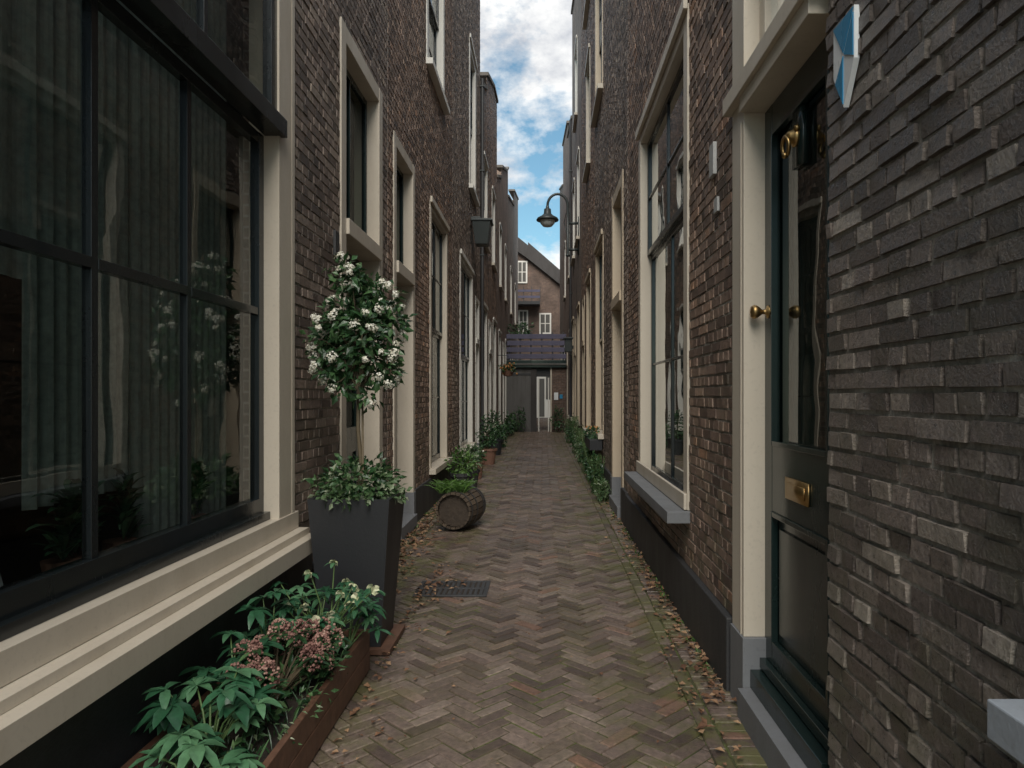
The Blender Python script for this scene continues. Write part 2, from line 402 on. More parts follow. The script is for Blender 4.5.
def window(S,y0,y1,z0,z1,par,cols=2,rows=(2,2),split=None,cw=.10,case='cream',sash='black',sill='cream',
           ud=.09,cur='half',glass='glass',sillout=.09,rd=.9):
    mb=MB(); sg,w=S
    c=case; f=-.012
    mb.sb(S,f,.16,y0+.002,y0+cw,z0+.08,z1-.002,c); mb.sb(S,f,.16,y1-cw,y1-.002,z0+.08,z1-.002,c)
    mb.sb(S,f+.003,.16,y0+cw,y1-cw,z1-cw,z1-.002,c)
    mb.sb(S,-sillout,.16,y0-.03,y1+.03,z0,z0+.078,sill)
    mb.sb(S,f-.03,f-.001,y0-.02,y1+.02,z1-.05,z1+.03,c)
    a,b=y0+cw,y1-cw; za,zb=z0+.08,z1-cw
    if split is None: split=za+(zb-za)*.5
    fw=.055
    for i,(p,q,u) in enumerate(((za,split,ud),(split,zb,ud-.035))):
        mb.sb(S,u,u+.04,a,a+fw,p,q,sash); mb.sb(S,u,u+.04,b-fw,b,p,q,sash)
        mb.sb(S,u+.002,u+.038,a+fw,b-fw,p,p+(.08 if i==0 else .05),sash); mb.sb(S,u+.002,u+.038,a+fw,b-fw,q-.045,q,sash)
        for j in range(1,cols):
            y=a+(b-a)*j/cols; mb.sb(S,u+.006,u+.032,y-.012,y+.012,p+.05,q-.045,sash)
        for j in range(1,rows[i]):
            z=p+(q-p)*j/rows[i]; mb.sb(S,u+.008,u+.030,a+fw,b-fw,z-.011,z+.011,sash)
    o=mb.build('window_frame',par,bevel=.004)
    g=MB(); X=lambda u: sg*(w+u)
    for p,q,u in ((za,split,ud+.02),(split,zb,ud-.015)):
        g.quad((X(u),a,p),(X(u),b,p),(X(u),b,q),(X(u),a,q),glass)
    g.build('window_glass',par)
    r=MB(); room(r,S,.17,rd,y0+.02,y1-.02,z0+.01,z1-.01)
    if cur=='half': curtain(r,S,.24,a,b,za,za+(zb-za)*.45)
    elif cur=='full': curtain(r,S,.24,a,b,za,zb)
    elif cur=='dark': curtain(r,S,.30,a,b,za,zb,'curtainD')
    elif cur=='sides':
        ww=(b-a)*.28; curtain(r,S,.24,a,a+ww,za,zb); curtain(r,S,.24,b-ww,b,za,zb)
    r.build('window_interior',par)
def doorway(S,y0,y1,ztop,par,zd=2.65,step=.14,cw=.10,case='cream',col='green',ud=.15,glass='glassdoor'):
    mb=MB(); c=case; f=-.012; sg,w=S; X=lambda u: sg*(w+u)
    for a,b in ((y0+.002,y0+cw),(y1-cw,y1-.002)):
        mb.sb(S,f,.22,a,b,.38,ztop-.002,c); mb.sb(S,f-.01,.22,a,b,-.03,.38,'stone')
    mb.sb(S,f+.003,.22,y0+cw,y1-cw,ztop-cw,ztop-.002,c)
    mb.sb(S,-.035,.20,y0+cw,y1-cw,zd,zd+.12,c)
    mb.sb(S,-.06,.3,y0+cw,y1-cw,-.03,step,'stone')
    a,b=y0+cw,y1-cw; u=ud
    fr=.11
    mb.sb(S,u,u+.045,a+.004,a+fr,step,zd,col); mb.sb(S,u,u+.045,b-fr,b-.004,step,zd,col)
    zs=[(step,step+.2),(1.0,1.22),(zd-.12,zd)]
    for p,q in zs: mb.sb(S,u+.001,u+.044,a+fr,b-fr,p,q,col)
    mb.sb(S,u+.018,u+.03,a+fr,b-fr,step+.2,1.0,col)
    mb.sb(S,u+.006,u+.018,a+fr+.05,b-fr-.05,step+.26,.94,col)
    mb.sb(S,u-.06,u,a+.06,a+.09,1.5,1.53,'brass')
    mb.sb(S,.1,.14,a,a+.04,zd+.12,ztop-cw,col); mb.sb(S,.1,.14,b-.04,b,zd+.12,ztop-cw,col)
    mb.sb(S,.102,.138,a+.04,b-.04,zd+.12,zd+.17,col); mb.sb(S,.102,.138,a+.04,b-.04,ztop-cw-.05,ztop-cw,col)
    mb.sb(S,.106,.134,(a+b)/2-.012,(a+b)/2+.012,zd+.17,ztop-cw-.05,col)
    mb.build('door_and_frame',par,bevel=.004)
    g=MB()
    g.quad((X(u+.02),a+fr,1.22),(X(u+.02),b-fr,1.22),(X(u+.02),b-fr,zd-.12),(X(u+.02),a+fr,zd-.12),glass)
    g.quad((X(.12),a+.04,zd+.17),(X(.12),b-.04,zd+.17),(X(.12),b-.04,ztop-cw-.05),(X(.12),a+.04,ztop-cw-.05),glass)
    g.build('door_glass',par)
    r=MB(); room(r,S,.24,1.2,y0+.02,y1-.02,0,ztop-.01); r.build('door_interior',par)
def plinth(S,iv,h,par,out=.025,k='plinth'):
    mb=MB()
    for a,b in iv:
        mb.sb(S,-out,.02,a+.003,b-.003,-.03,h,k)
    mb.build('plinth',par,bevel=.008)

# =========== LEFT SIDE
BW=(1.0,4.2,.56,4.25)
opsL1=[BW,(5.17,6.5,0,4.3)]
L1=house(L_,-.8,6.75,5.8,opsL1,'brickC')
mb=MB(); S=L_
y0,y1,z0,z1=BW
mb.sb(S,-.012,.16,3.95,y1-.002,.68,z1,'cream'); mb.sb(S,-.012,.16,y0,1.08,.68,z1,'cream')
mb.sb(S,-.009,.16,1.08,3.95,4.1,z1,'cream')
mb.sb(S,-.016,-.013,4.14,4.185,.68,z1,'cream')
mb.sb(S,-.02,.2,y0-.04,y1+.04,.70,.80,'cream')
mb.sb(S,-.14,.2,y0-.06,y1+.07,.57,.66,'cream')
mb.sb(S,-.08,.19,y0-.06,y1+.05,.661,.698,'cream')
u=.075
mb.sb(S,u,u+.05,3.885,3.95,.80,2.96,'black'); mb.sb(S,u,u+.05,1.08,1.145,.80,2.96,'black')
mb.sb(S,u-.006,u+.052,1.145,3.885,.801,.925,'black'); mb.sb(S,u-.04,u-.007,1.09,3.94,.801,.845,'black')
mb.sb(S,u+.003,u+.047,1.145,3.885,2.90,2.96,'black')
for y in (1.81,2.47,3.13): mb.sb(S,u+.006,u+.04,y-.019,y+.019,.925,2.9,'black')
for a,b in ((1.145,1.791),(1.829,2.451),(2.489,3.111),(3.149,3.885)): mb.sb(S,u+.004,u+.042,a,b,1.945,1.985,'black')
u2=.0
mb.sb(S,-.045,u2+.07,1.08,3.985,2.962,3.06,'black')
mb.sb(S,u2,u2+.05,3.87,3.949,3.06,4.1,'black'); mb.sb(S,u2,u2+.05,1.081,1.15,3.06,4.1,'black')
mb.sb(S,u2+.002,u2+.048,1.15,3.87,4.03,4.099,'black')
for y in (1.81,2.47,3.13): mb.sb(S,u2+.006,u2+.04,y-.019,y+.019,3.06,4.03,'black')
mb.build('large_window_frame',L1,bevel=.005)
g=MB(); xa=-(WL+u+.025)
ya=[1.1,1.81,2.47,3.13,3.93]
for a,b in zip(ya[:-1],ya[1:]):
    for c,d in ((.86,1.965),(1.965,2.93)):
        j=[U(-.0025,.0025) for _ in range(4)]
        g.quad((xa+j[0],a,c),(xa+j[1],b,c),(xa+j[2],b,d),(xa+j[3],a,d),'glass')
xa=-(WL+.025); g.quad((xa,1.1,3.0),(xa,3.93,3.0),(xa,3.93,4.08),(xa,1.1,4.08),'glass')
g.build('large_window_glass',L1)
r=MB(); room(r,L_,.21,3.2,.6,4.8,.2,4.3)
r.sb(L_,.2,.34,1.1,3.93,.74,.80,'white')
curtain(r,L_,.27,3.0,3.92,.82,4.2,'curtain',.018,.07)
curtain(r,L_,.29,2.42,3.05,1.1,4.2,'curtain',.022,.085)
curtain(r,L_,.30,1.1,2.47,1.9,4.2,'curtain',.010,.13)
curtain(r,L_,.30,1.1,1.5,.82,1.95,'curtain',.02,.085)
r.box(-2.9,-2.3,1.4,2.3,.2,.95,'wood'); r.box(-4.6,-4.3,1.5,3.4,.2,1.9,'wood')
for yy,hh,rr in ((2.02,.09,.03),(2.12,.07,.035),(2.24,.13,.025),(2.34,.06,.03),(1.9,.1,.03)):
    r.lathe([(0,0),(rr,0),(rr*1.05,hh*.7),(rr*.7,hh),(0,hh)],Matrix.Translation((-1.76,yy,.80)),'enamel',12)
for yc in (2.55,2.62,2.9,3.5):
  r.lathe([(0,0),(.05,0),(.065,.1),(.055,.1),(0,.09)],Matrix.Translation((-1.755,yc,.80)),'terra',14)
  for _ in range(60):
    b=Vector((-1.73,yc+U(-.04,.04),.9)); a=U(0,6.28)
    r.leaf(b+Vector((0,0,U(0,.22))),(math.cos(a)*.4,math.sin(a)*.9,U(.5,1.4)),(0,0,1),U(.08,.2),.035,'leafhel',.4)
r.build('room_interior',L1)
doorway(L_,5.17,6.5,4.3,L1,zd=2.72,cw=.13,ud=.17)
plinth(L_,[(-.79,4.5),],.565,L1,.02); plinth(L_,[(4.505,5.17),(6.5,6.74)],.42,L1,.02)
mb=MB(); mb.sb(L_,-.02,0,5.0,5.09,2.5,2.68,'darkmetal'); mb.build('nameplate',L1,bevel=.003)

L2=house(L_,6.75,11.6,8.7,[(7.0,8.15,0,4.15),(9.25,10.95,.45,4.1),(9.0,10.6,5.75,8.2)],'brickB')
doorway(L_,7.0,8.15,4.15,L2,zd=2.75,cw=.12,ud=.17)
window(L_,9.25,10.95,.45,4.1,L2,cols=2,rows=(2,2),split=2.4,cw=.12)
window(L_,9.0,10.6,5.75,8.2,L2,case='white',cw=.13,sill='white')
plinth(L_,[(6.76,7.0),(8.15,11.59)],.40,L2,.02)
L3=house(L_,11.6,16.7,[(11.6,9.4,13.2,9.9),(13.2,9.9,16.7,11.4)],[(12.6,14.9,.42,4.1),(15.5,16.4,0,3.7),(14.2,15.6,5.7,8.8)],'brickC')
window(L_,12.6,14.9,.42,4.1,L3,cols=3,rows=(2,2),cw=.13,case='white')
doorway(L_,15.5,16.4,3.7,L3,case='white')
window(L_,14.2,15.6,5.7,8.8,L3,case='white',sill='white',cw=.18)
plinth(L_,[(11.61,15.5),(16.4,16.69)],.38,L3,.02)
L4=house(L_,16.7,22.8,[(16.7,8.9,18.6,9.6),(18.6,10.0,21.2,10.8),(21.2,10.8,22.8,11.0)],[(17.3,18.7,.5,3.8),(19.3,20.2,0,3.6),(20.9,22.3,.5,3.8),(17.6,18.8,5.3,7.6),(20.5,21.8,5.3,7.6)],'brickB')
window(L_,17.3,18.7,.5,3.8,L4,case='white'); doorway(L_,19.3,20.2,3.6,L4,case='white'); window(L_,20.9,22.3,.5,3.8,L4,case='white')
window(L_,17.6,18.8,5.3,7.6,L4,case='white'); window(L_,20.5,21.8,5.3,7.6,L4,case='white')
plinth(L_,[(16.71,19.3),(20.2,22.79)],.38,L4,.02)
L5=house(L_,22.8,30,[(22.8,8.6,25.2,9.3),(25.2,9.7,28.5,10.6),(28.5,10.6,30,11.2)],[(23.6,24.8,.5,3.7),(26.0,26.9,0,3.5),(27.6,28.5,.5,3.7),(24,25.2,5.2,7.4),(27.4,28.6,5.2,7.4)],None,far='farbrick2')
for a,b in ((23.6,24.8),(27.6,28.5)): window(L_,a,b,.5,3.7,L5,case='white',glass='glassfar',cur='')
doorway(L_,26,26.9,3.5,L5,case='white')
for a,b in ((24,25.2),(27.4,28.6)): window(L_,a,b,5.2,7.4,L5,case='white',glass='glassfar',cur='')
L6=house(L_,30,42,[(30,10,36,11.2),(36,12.0,42,13.2)],[(31.5,32.5,.5,3.6),(34,35,0,3.5),(37,38.6,.5,3.6),(40,41,0,3.5),(32,33.5,5.2,7.4),(37,38.5,5.2,7.4)],None)
for a,b in ((31.5,32.5),(37,38.6)): window(L_,a,b,.5,3.6,L6,case='white',glass='glassfar',cur='')
for a,b in ((34,35),(40,41)): doorway(L_,a,b,3.5,L6,case='white')
for a,b in ((32,33.5),(37,38.5)): window(L_,a,b,5.2,7.4,L6,case='white',glass='glassfar',cur='')

# =========== RIGHT SIDE
R1=house(R_,-.8,3.52,5.4,[(2.36,3.5,0,3.75),(.2,1.36,.82,3.2)],'brickA',course=.063,mort='mortarD',relief=.010,jit=.0025,joint=.012)
window(R_,.2,1.36,.82,3.2,R1,case='cream',sill='stoneL',sillout=.08)
mb=MB(); S=R_
u=.085
mb.sb(S,-.014,.2,3.30,3.498,.36,3.74,'cream'); mb.sb(S,-.024,.2,3.28,3.499,-.03,.36,'stone')
mb.sb(S,-.0195,-.0145,3.33,3.345,.36,2.8,'cream')
mb.sb(S,.10,.2,2.362,2.44,.36,3.74,'cream'); mb.sb(S,.10,.2,2.362,2.45,-.03,.36,'stone')
mb.sb(S,-.055,.2,2.37,3.53,2.90,2.98,'cream'); mb.sb(S,-.035,.2,2.44,3.30,2.83,2.90,'cream')
mb.sb(S,-.011,.2,2.44,3.30,3.62,3.74,'cream')
mb.sb(S,.06,.12,3.22,3.30,2.98,3.62,'cream'); mb.sb(S,.06,.12,2.44,2.52,2.98,3.62,'cream')
mb.sb(S,.061,.119,2.52,3.22,2.98,3.06,'cream')
mb.sb(S,-.05,.3,2.366,3.275,-.03,.13,'stone')
mb.sb(S,.01,.2,2.44,3.28,.13,.215,'green')
d='green'
mb.sb(S,u,u+.05,3.195,3.297,.22,2.828,d); mb.sb(S,u,u+.05,2.443,2.545,.22,2.828,d)
for p,q in ((.22,.36),(.97,1.27),(2.70,2.828)): mb.sb(S,u+.001,u+.049,2.545,3.195,p,q,d)
mb.sb(S,u-.03,u-.001,2.45,3.29,.225,.27,d)
for (a,b,p,q) in ((2.545,3.195,1.27,2.70),(2.545,3.195,.36,.97)):
    t=.022
    mb.sb(S,u-.010,u+.02,a,a+t,p,q,d); mb.sb(S,u-.010,u+.02,b-t,b,p,q,d)
    mb.sb(S,u-.009,u+.02,a+t,b-t,p,p+t,d); mb.sb(S,u-.009,u+.02,a+t,b-t,q-t,q,d)
mb.sb(S,u+.022,u+.035,2.545,3.195,.36,.97,d); mb.sb(S,u+.010,u+.0219,2.61,3.13,.43,.90,d)
mb.build('front_door',R1,bevel=.004)
mb=MB(); X=lambda q: WR+q
mb.quad((X(u+.03),2.55,1.27),(X(u+.03),3.19,1.27),(X(u+.03),3.19,2.7),(X(u+.03),2.55,2.7),'glassdoor')
mb.quad((X(.09),2.5,3.05),(X(.09),3.23,3.05),(X(.09),3.23,3.64),(X(.09),2.5,3.64),'glass')
mb.build('door_glass',R1)
mb=MB(); room(mb,R_,.22,1.6,2.38,3.48,0,3.7); curtain(mb,R_,.20,2.5,3.25,1.2,2.75,'curtainD',.01,.06); mb.build('hall_interior',R1)
mb=MB()
rot=Matrix.Translation((X(u),3.245,1.885))@Matrix.Rotation(-math.pi/2,4,'Y')
mb.lathe([(0,-.001),(.03,0),(.03,.006),(.012,.012),(.011,.03),(.02,.04),(.03,.055),(.032,.068),(.025,.08),(0,.084)],rot,'brass',20)
mb.sb(R_,u-.008,u,2.74,3.0,1.06,1.15,'brass'); mb.sb(R_,u-.014,u-.0085,2.77,2.97,1.08,1.13,'brass')
kc=Vector((X(u),2.88,2.56))
mb.sb(R_,u-.002,u+.03,2.83,2.93,2.44,2.705,'green')
mb.lathe([(0,-.005),(.038,0),(.040,.012),(.03,.02),(.026,.035),(.016,.045),(0,.048)],Matrix.Translation(kc)@Matrix.Rotation(-math.pi/2,4,'Y'),'brass',16)
ring=[kc+Vector((-.04-.01*math.sin(a/2),.036*math.sin(a),-.036-.036*math.cos(a))) for a in [i*2*math.pi/20 for i in range(21)]]
mb.tube(ring,.009,'brass'); mb.ball(kc+Vector((-.05,0,-.075)),.015,'brass')
for q in (-1,1): mb.ball(kc+Vector((-.012,q*.034,.026)),.016,'brass')
mb.build('door_fittings',R1,smooth=True)

R1b=house(R_,3.52,7.9,6.4,[(4.6,6.95,.66,4.08)],'brickB',course=.062)
window(R_,4.6,6.95,.66,4.08,R1b,cols=2,rows=(2,2),split=2.85,cw=.13,sill='stone',sillout=.15,cur='dark')
mb=MB(); mb.sb(R_,-.035,-.013,4.6,6.95,.742,.85,'cream'); mb.build('window_apron',R1b,bevel=.006)
plinth(R_,[(3.53,7.89)],.375,R1b,.035)
mb=MB(); mb.sb(R_,-.022,0,3.86,3.96,2.72,2.90,'plate'); mb.sb(R_,-.015,0,3.80,3.88,2.50,2.58,'plate'); mb.build('house_number_plate',R1b,bevel=.004)
R2=house(R_,7.9,13,9.4,[(8.35,9.7,0,4.2),(11.1,12.7,.8,4.1),(11.2,12.8,6.4,9.0)],'brickC')
doorway(R_,8.35,9.7,4.2,R2,case='cream2',cw=.15,ud=.17); window(R_,11.1,12.7,.8,4.1,R2,case='cream2')
window(R_,11.2,12.8,6.4,9.0,R2,case='cream2',cw=.13); plinth(R_,[(7.91,8.35),(9.7,12.99)],.4,R2,.03)
R3=house(R_,13,17.5,12.3,[(14,15.4,.7,4.0),(16.1,17,0,3.8),(14.2,15.5,6.2,8.6),(14.2,15.5,9.6,11.3)],'brickB')
window(R_,14,15.4,.7,4.0,R3,case='cream2'); doorway(R_,16.1,17,3.8,R3,case='cream2'); window(R_,14.2,15.5,6.2,8.6,R3); window(R_,14.2,15.5,9.6,11.3,R3)
plinth(R_,[(13.01,16.1),(17,17.49)],.4,R3,.03)
R4=house(R_,17.5,23,[(17.5,12.6,23,14)],[(18.2,19.4,.7,3.9),(20.2,21.1,0,3.7),(21.6,22.7,.7,3.9),(18.4,19.6,5.6,8),(21,22.3,5.6,8),(19.5,20.8,9.3,11.5)],None)
for a,b in ((18.2,19.4),(21.6,22.7)): window(R_,a,b,.7,3.9,R4,case='cream2',glass='glassfar')
doorway(R_,20.2,21.1,3.7,R4,case='cream2')
for a,b in ((18.4,19.6),(21,22.3)): window(R_,a,b,5.6,8,R4,case='white',glass='glassfar')
window(R_,19.5,20.8,9.3,11.5,R4,case='white',glass='glassfar')
R5=house(R_,23,33.5,[(23,10.6,27,11.4),(27,12,33.5,13.4)],[(24,25.3,.7,3.8),(27,28,0,3.6),(31.2,32.4,.7,3.8),(24.5,25.8,5.6,8),(29.5,30.8,5.6,8)],None,far='farbrick2')
for a,b,c,d in ((24,25.3,.7,3.8),(31.2,32.4,.7,3.8),(24.5,25.8,5.6,8),(29.5,30.8,5.6,8)): window(R_,a,b,c,d,R5,case='white',glass='glassfar')
doorway(R_,27,28,3.6,R5)
R6=house(R_,33.5,40,[(33.5,11.5,40,13.2)],[(35,36.3,.7,3.7),(37.5,38.4,0,3.5)],None)
window(R_,35,36.3,.7,3.7,R6,case='white',glass='glassfar'); doorway(R_,37.5,38.4,3.5,R6)

# monument shield
sh=empty('monument_shield',(0,0,0)); mb=MB()
cy,cz,hw,ht=2.19,2.54,.075,.14
x0=WR-.02; x1=WR-.003
pts=[(cy-hw,cz+ht),(cy+hw,cz+ht),(cy+hw,cz-.02),(cy,cz-ht),(cy-hw,cz-.02)]
def plate(p,xa,k):
    n=len(p); vs=[(xa,a,b) for a,b in p]+[(x1,a,b) for a,b in p]
    mb.add(vs,[tuple(range(n))]+[(i,(i+1)%n,n+(i+1)%n,n+i) for i in range(n)],k)
plate(pts,x0,'enamel')
def flat(p,k): mb.add([(x0-.003,a,b) for a,b in p]+[(x0,a,b) for a,b in p],[tuple(range(len(p)))]+[(i,(i+1)%len(p),len(p)+(i+1)%len(p),len(p)+i) for i in range(len(p))],k)
flat([(cy-hw+.004,cz+ht-.004),(cy+hw-.004,cz+ht-.004),(cy,cz+.03)],'blue')
flat([(cy-hw+.004,cz+ht-.02),(cy-.006,cz+.022),(cy-hw+.004,cz-.01)],'blue')
flat([(cy,cz+.02),(cy+hw*.75,cz-.045),(cy,cz-ht+.01)],'blue')
mb.build('shield_plate',sh,bevel=.0)

# ---------------------------------------------------------------- ground
g=MB(); g.quad((-300,-300,-.03),(300,-300,-.03),(300,300,-.03),(-300,300,-.03),'ground'); g.build('ground')
al=empty('alley_pavement')
g=MB(); g.quad((-1.52,-3,-.009),(.98,-3,-.009),(.98,44,-.009),(-1.52,44,-.009),'joint'); g.build('joint_bed',al)
def pavers(name,recs,par,clip=None,k='pave'):
    A=np.array(recs); n=len(A); j=.004
    c,s=np.cos(A[:,2]),np.sin(A[:,2])
    V=np.zeros((n,8,3)); zt=np.random.uniform(-.003,.002,n); tl=np.random.uniform(-.0018,.0018,(n,2))
    zt+= .006*np.sin(A[:,1]*1.3+A[:,0]*2)*.5+.002*np.sin(A[:,1]*3.1-A[:,0]*4)
    for i,(a,b) in enumerate(((-1,-1),(1,-1),(1,1),(-1,1))):
        for r_,z in ((0,-.016),(4,0)):
            q=np.random.uniform(.002,.006,n) if r_ else 0
            lx=a*(A[:,3]/2-j-q); ly=b*(A[:,4]/2-j-q)
            V[:,i+r_,0]=A[:,0]+lx*c-ly*s; V[:,i+r_,1]=A[:,1]+lx*s+ly*c
            V[:,i+r_,2]=(zt+a*tl[:,0]+b*tl[:,1]) if r_ else (zt-.004)
    lo=V[:,0:4,:].copy(); lo[:,:,2]=-.03
    V=np.concatenate([V,lo],axis=1)
    fb=np.array([(4,5,6,7),(0,1,5,4),(1,2,6,5),(2,3,7,6),(3,0,4,7),(8,9,1,0),(9,10,2,1),(10,11,3,2),(11,8,0,3)])
    Fc=(fb[None]+np.arange(n)[:,None,None]*12).reshape(-1,4); V=V.reshape(-1,3)
    me=bpy.data.meshes.new(name)
    me.vertices.add(len(V)); me.vertices.foreach_set('co',V.ravel())
    me.loops.add(Fc.size); me.loops.foreach_set('vertex_index',Fc.ravel().astype(np.int32))
    me.polygons.add(len(Fc)); me.polygons.foreach_set('loop_start',np.arange(len(Fc),dtype=np.int32)*4)
    me.update(calc_edges=True)
    at=me.attributes.new('rnd','FLOAT','POINT'); at.data.foreach_set('value',np.repeat(np.random.rand(n),12))
    if clip:
        bm=bmesh.new(); bm.from_mesh(me)
        for co,no in (((clip[0],0,0),(-1,0,0)),((clip[1],0,0),(1,0,0))):
            bmesh.ops.bisect_plane(bm,geom=bm.verts[:]+bm.edges[:]+bm.faces[:],plane_co=co,plane_no=no,clear_outer=True)
        bm.to_mesh(me); bm.free()
    me.polygons.foreach_set('use_smooth',[False]*len(me.polygons))
    me.materials.append(M[k]); o=bpy.data.objects.new(name,me); sc.collection.objects.link(o); o.parent=par
W=.068; n=3; recs=[]
ca=math.cos(math.pi/4); CX0,CX1=-1.26,.70
for i in range(-60,760):
    for dlt in range(-36,30):
        j=i-dlt
        m6=dlt%(2*n)
        if m6==0: cx,cy,an,LL=(i+n/2),(j+.5),0,n*W
        elif m6==2*n-1: cx,cy,an,LL=(i+.5),(j+n/2),math.pi/2,n*W
        else: continue
        x=(cx-cy)*ca*W; y=(cx+cy)*ca*W
        if x<CX0-.12 or x>CX1+.12 or y<-1.5 or y>44: continue
        recs.append((x+U(-.002,.002),y+U(-.002,.002),an+math.pi/4+U(-.016,.016),LL,W))
pavers('herringbone_bricks',recs,al,(CX0,CX1))
recs=[]
for r_ in range(3):
    y=-1.5+R()*.2
    while y<44:
        recs.append((CX0-.04-r_*.076,y,math.pi/2+U(-.01,.01),.205,.074)); y+=.208
y=-1.5
while y<44:
    recs.append((CX1+.042,y,math.pi/2+U(-.02,.02),.205,.078)); y+=.208
y=-1.5
while y<44:
    recs.append((CX1+.17,y,U(-.04,.04),.17,.07)); y+=.073
pavers('edge_bricks',recs,al)
dg=empty('drain_grate'); mb=MB(); gx0,gx1,gy0,gy1=-.97,-.42,5.2,5.62
mb.box(gx0,gx1,gy0,gy0+.03,0,.010,'darkmetal'); mb.box(gx0,gx1,gy1-.03,gy1,0,.010,'darkmetal')
mb.box(gx0,gx0+.03,gy0+.03,gy1-.03,0,.0095,'darkmetal'); mb.box(gx1-.03,gx1,gy0+.03,gy1-.03,0,.0095,'darkmetal')
for i in range(12):
    x=gx0+.055+i*.0395; mb.box(x,x+.024,gy0+.03,gy1-.03,.002,.009,'darkmetal')
mb.box(gx0+.03,gx1-.03,(gy0+gy1)/2-.02,(gy0+gy1)/2+.02,.003,.0098,'darkmetal')
mb.quad((gx0+.02,gy0+.02,.0042),(gx1-.02,gy0+.02,.0042),(gx1-.02,gy1-.02,.0042),(gx0+.02,gy1-.02,.0042),'soil')
mb.build('grate',dg,bevel=.0015)

lt=MB()
def litter(n,fx,fy,s=(.02,.05)):
    for _ in range(n):
        x=fx(); y=fy(); a=U(0,6.28); L=U(*s)
        lt.sleaf((x,y,.008+R()*.015),(math.cos(a),math.sin(a),U(-.1,.45)),(U(-.4,.4),U(-.4,.4),1),L,L*U(.45,.85),'litter')
litter(480,lambda:.92-abs(random.gauss(0,.075)),lambda:3.3+abs(random.gauss(0,4.5)),(.02,.06))
litter(600,lambda:-1.46+abs(random.gauss(0,.16)),lambda:4.9+abs(random.gauss(0,2.8)),(.03,.075))
litter(120,lambda:-.95+abs(random.gauss(0,.14)),lambda:U(4.4,6.2),(.02,.06))
litter(110,lambda:.68+U(0,.2),lambda:U(2.2,4.4),(.02,.055))
litter(60,lambda:-.9+abs(random.gauss(0,.08)),lambda:U(2.3,4.2))
litter(220,lambda:U(-1.2,.7),lambda:2+R()**1.5*14,(.01,.028))
lt.build('leaf_litter')

# ---------------------------------------------------------------- plants
def hellebore(mb,c,n=14,spread=.2,h=.28,k='leafhel',lf=(.10,.15)):
    c=Vector(c)
    for i in range(n):
        a=2*math.pi*i/n*2.4+U(-.3,.3); rr=spread*math.sqrt(U(.05,1))
        top=c+Vector((math.cos(a)*rr,math.sin(a)*rr,h*U(.5,1.15)*(1-.35*rr/spread)))
        mid=(c+top)/2+Vector((0,0,.04))
        mb.tube([c,mid,top],[.005,.004,.003],'stemg',5)
        rr_=U(0,.9)
        nl=random.choice((6,7,8)); L=U(*lf); tx,ty=U(-.35,.35),U(-.35,.35)
        for j in range(nl):
            b=a+(j-(nl-1)/2)*.70+U(-.15,.15)
            d=Vector((math.cos(b),math.sin(b),U(.1,.4)+tx*math.cos(b)+ty*math.sin(b)))
            mb.leaf(top,d,(0,0,1),L*U(.7,1.15)*(1-.08*abs(j-3.5)),L*U(.26,.38),k,U(.3,.8),min(1,rr_+U(0,.3)))
def helflowers(mb,c,n,spread,h):
    c=Vector(c)
    for i in range(n):
        top=c+Vector((U(-spread*.5,spread),U(-spread,spread),h*U(.65,1.15)))
        mb.tube([c+Vector((0,0,.05)),(c+top)/2+Vector((0,0,.06)),top],[.005,.004,.003],'stemg',5)
        ax=Vector((U(-.6,.9),-U(.2,1),U(-.6,.2))).normalized()
        s1=ax.cross(Vector((0,0,1))).normalized(); s2=ax.cross(s1)
        for q in range(5):
            t=q*1.256; d=s1*math.cos(t)+s2*math.sin(t)
            mb.leaf(top,d+ax*.7,-ax,.03,.028,'petalg',.1)
        for q in range(5):
            b=U(0,6.28); mb.leaf(top-Vector((0,0,.01)),(math.cos(b),math.sin(b),.2),(0,0,1),.06,.024,'leafhel',.5)
def leafmass(mb,c,rad,n,L,k,W=.55,shell=.5,sq=1.2,lumpy=1.):
    c=Vector(c)
    for _ in range(n):
        d=Vector((random.gauss(0,1),random.gauss(0,1),random.gauss(0,1))).normalized()
        lump=1+lumpy*(.16*math.sin(d.x*6+d.z*4)+.12*math.sin(d.y*9-d.z*7))
        t=(shell+(1-shell)*R()**.6)*lump
        p=c+Vector((d.x*rad[0],d.y*rad[1],d.z*rad[2]))*t
        o=(d+Vector((U(-.8,.8),U(-.8,.8),U(-.7,.5))))
        l=L*U(.6,1.25); mb.sleaf(p,o,d+Vector((U(-.4,.4),U(-.4,.4),.5)),l,l*W,k)
wp=empty('wooden_planter_box'); mb=MB()
X0,X1,Ya,Yb,Hh=-1.44,-.94,2.15,3.80,.235
def slat(x0,x1,y0,y1,z0,z1): mb.box(x0,x1,y0,y1,z0,z1,'wood')
for q in range(2):
    za=.012+q*.112
    slat(X1-.028,X1+U(-.001,.001),Ya,Yb,za,za+.108); slat(X0,X0+.028,Ya,Yb,za,za+.108)
    slat(X0+.028,X1-.028,Ya+.002,Ya+.03,za,za+.108); slat(X0+.028,X1-.028,Yb-.03,Yb-.002,za,za+.108)
for yy in (Ya+.03,(Ya+Yb)/2,Yb-.07): mb.box(X1-.068,X1-.029,yy,yy+.04,.012,.22,'wood')
mb.quad((X0+.02,Ya+.02,.185),(X1-.02,Ya+.02,.185),(X1-.02,Yb-.02,.185),(X0+.02,Yb-.02,.185),'soil')
mb.build('box',wp,bevel=.003)
hp=empty('hellebore_plant'); mb=MB(); hellebore(mb,(-1.2,2.52,.18),20,.2,.32,lf=(.10,.15)); hellebore(mb,(-1.30,2.95,.18),9,.12,.42,lf=(.09,.13)); hellebore(mb,(-1.15,2.3,.18),8,.17,.2,lf=(.10,.14)); mb.build('foliage',hp,smooth=True)
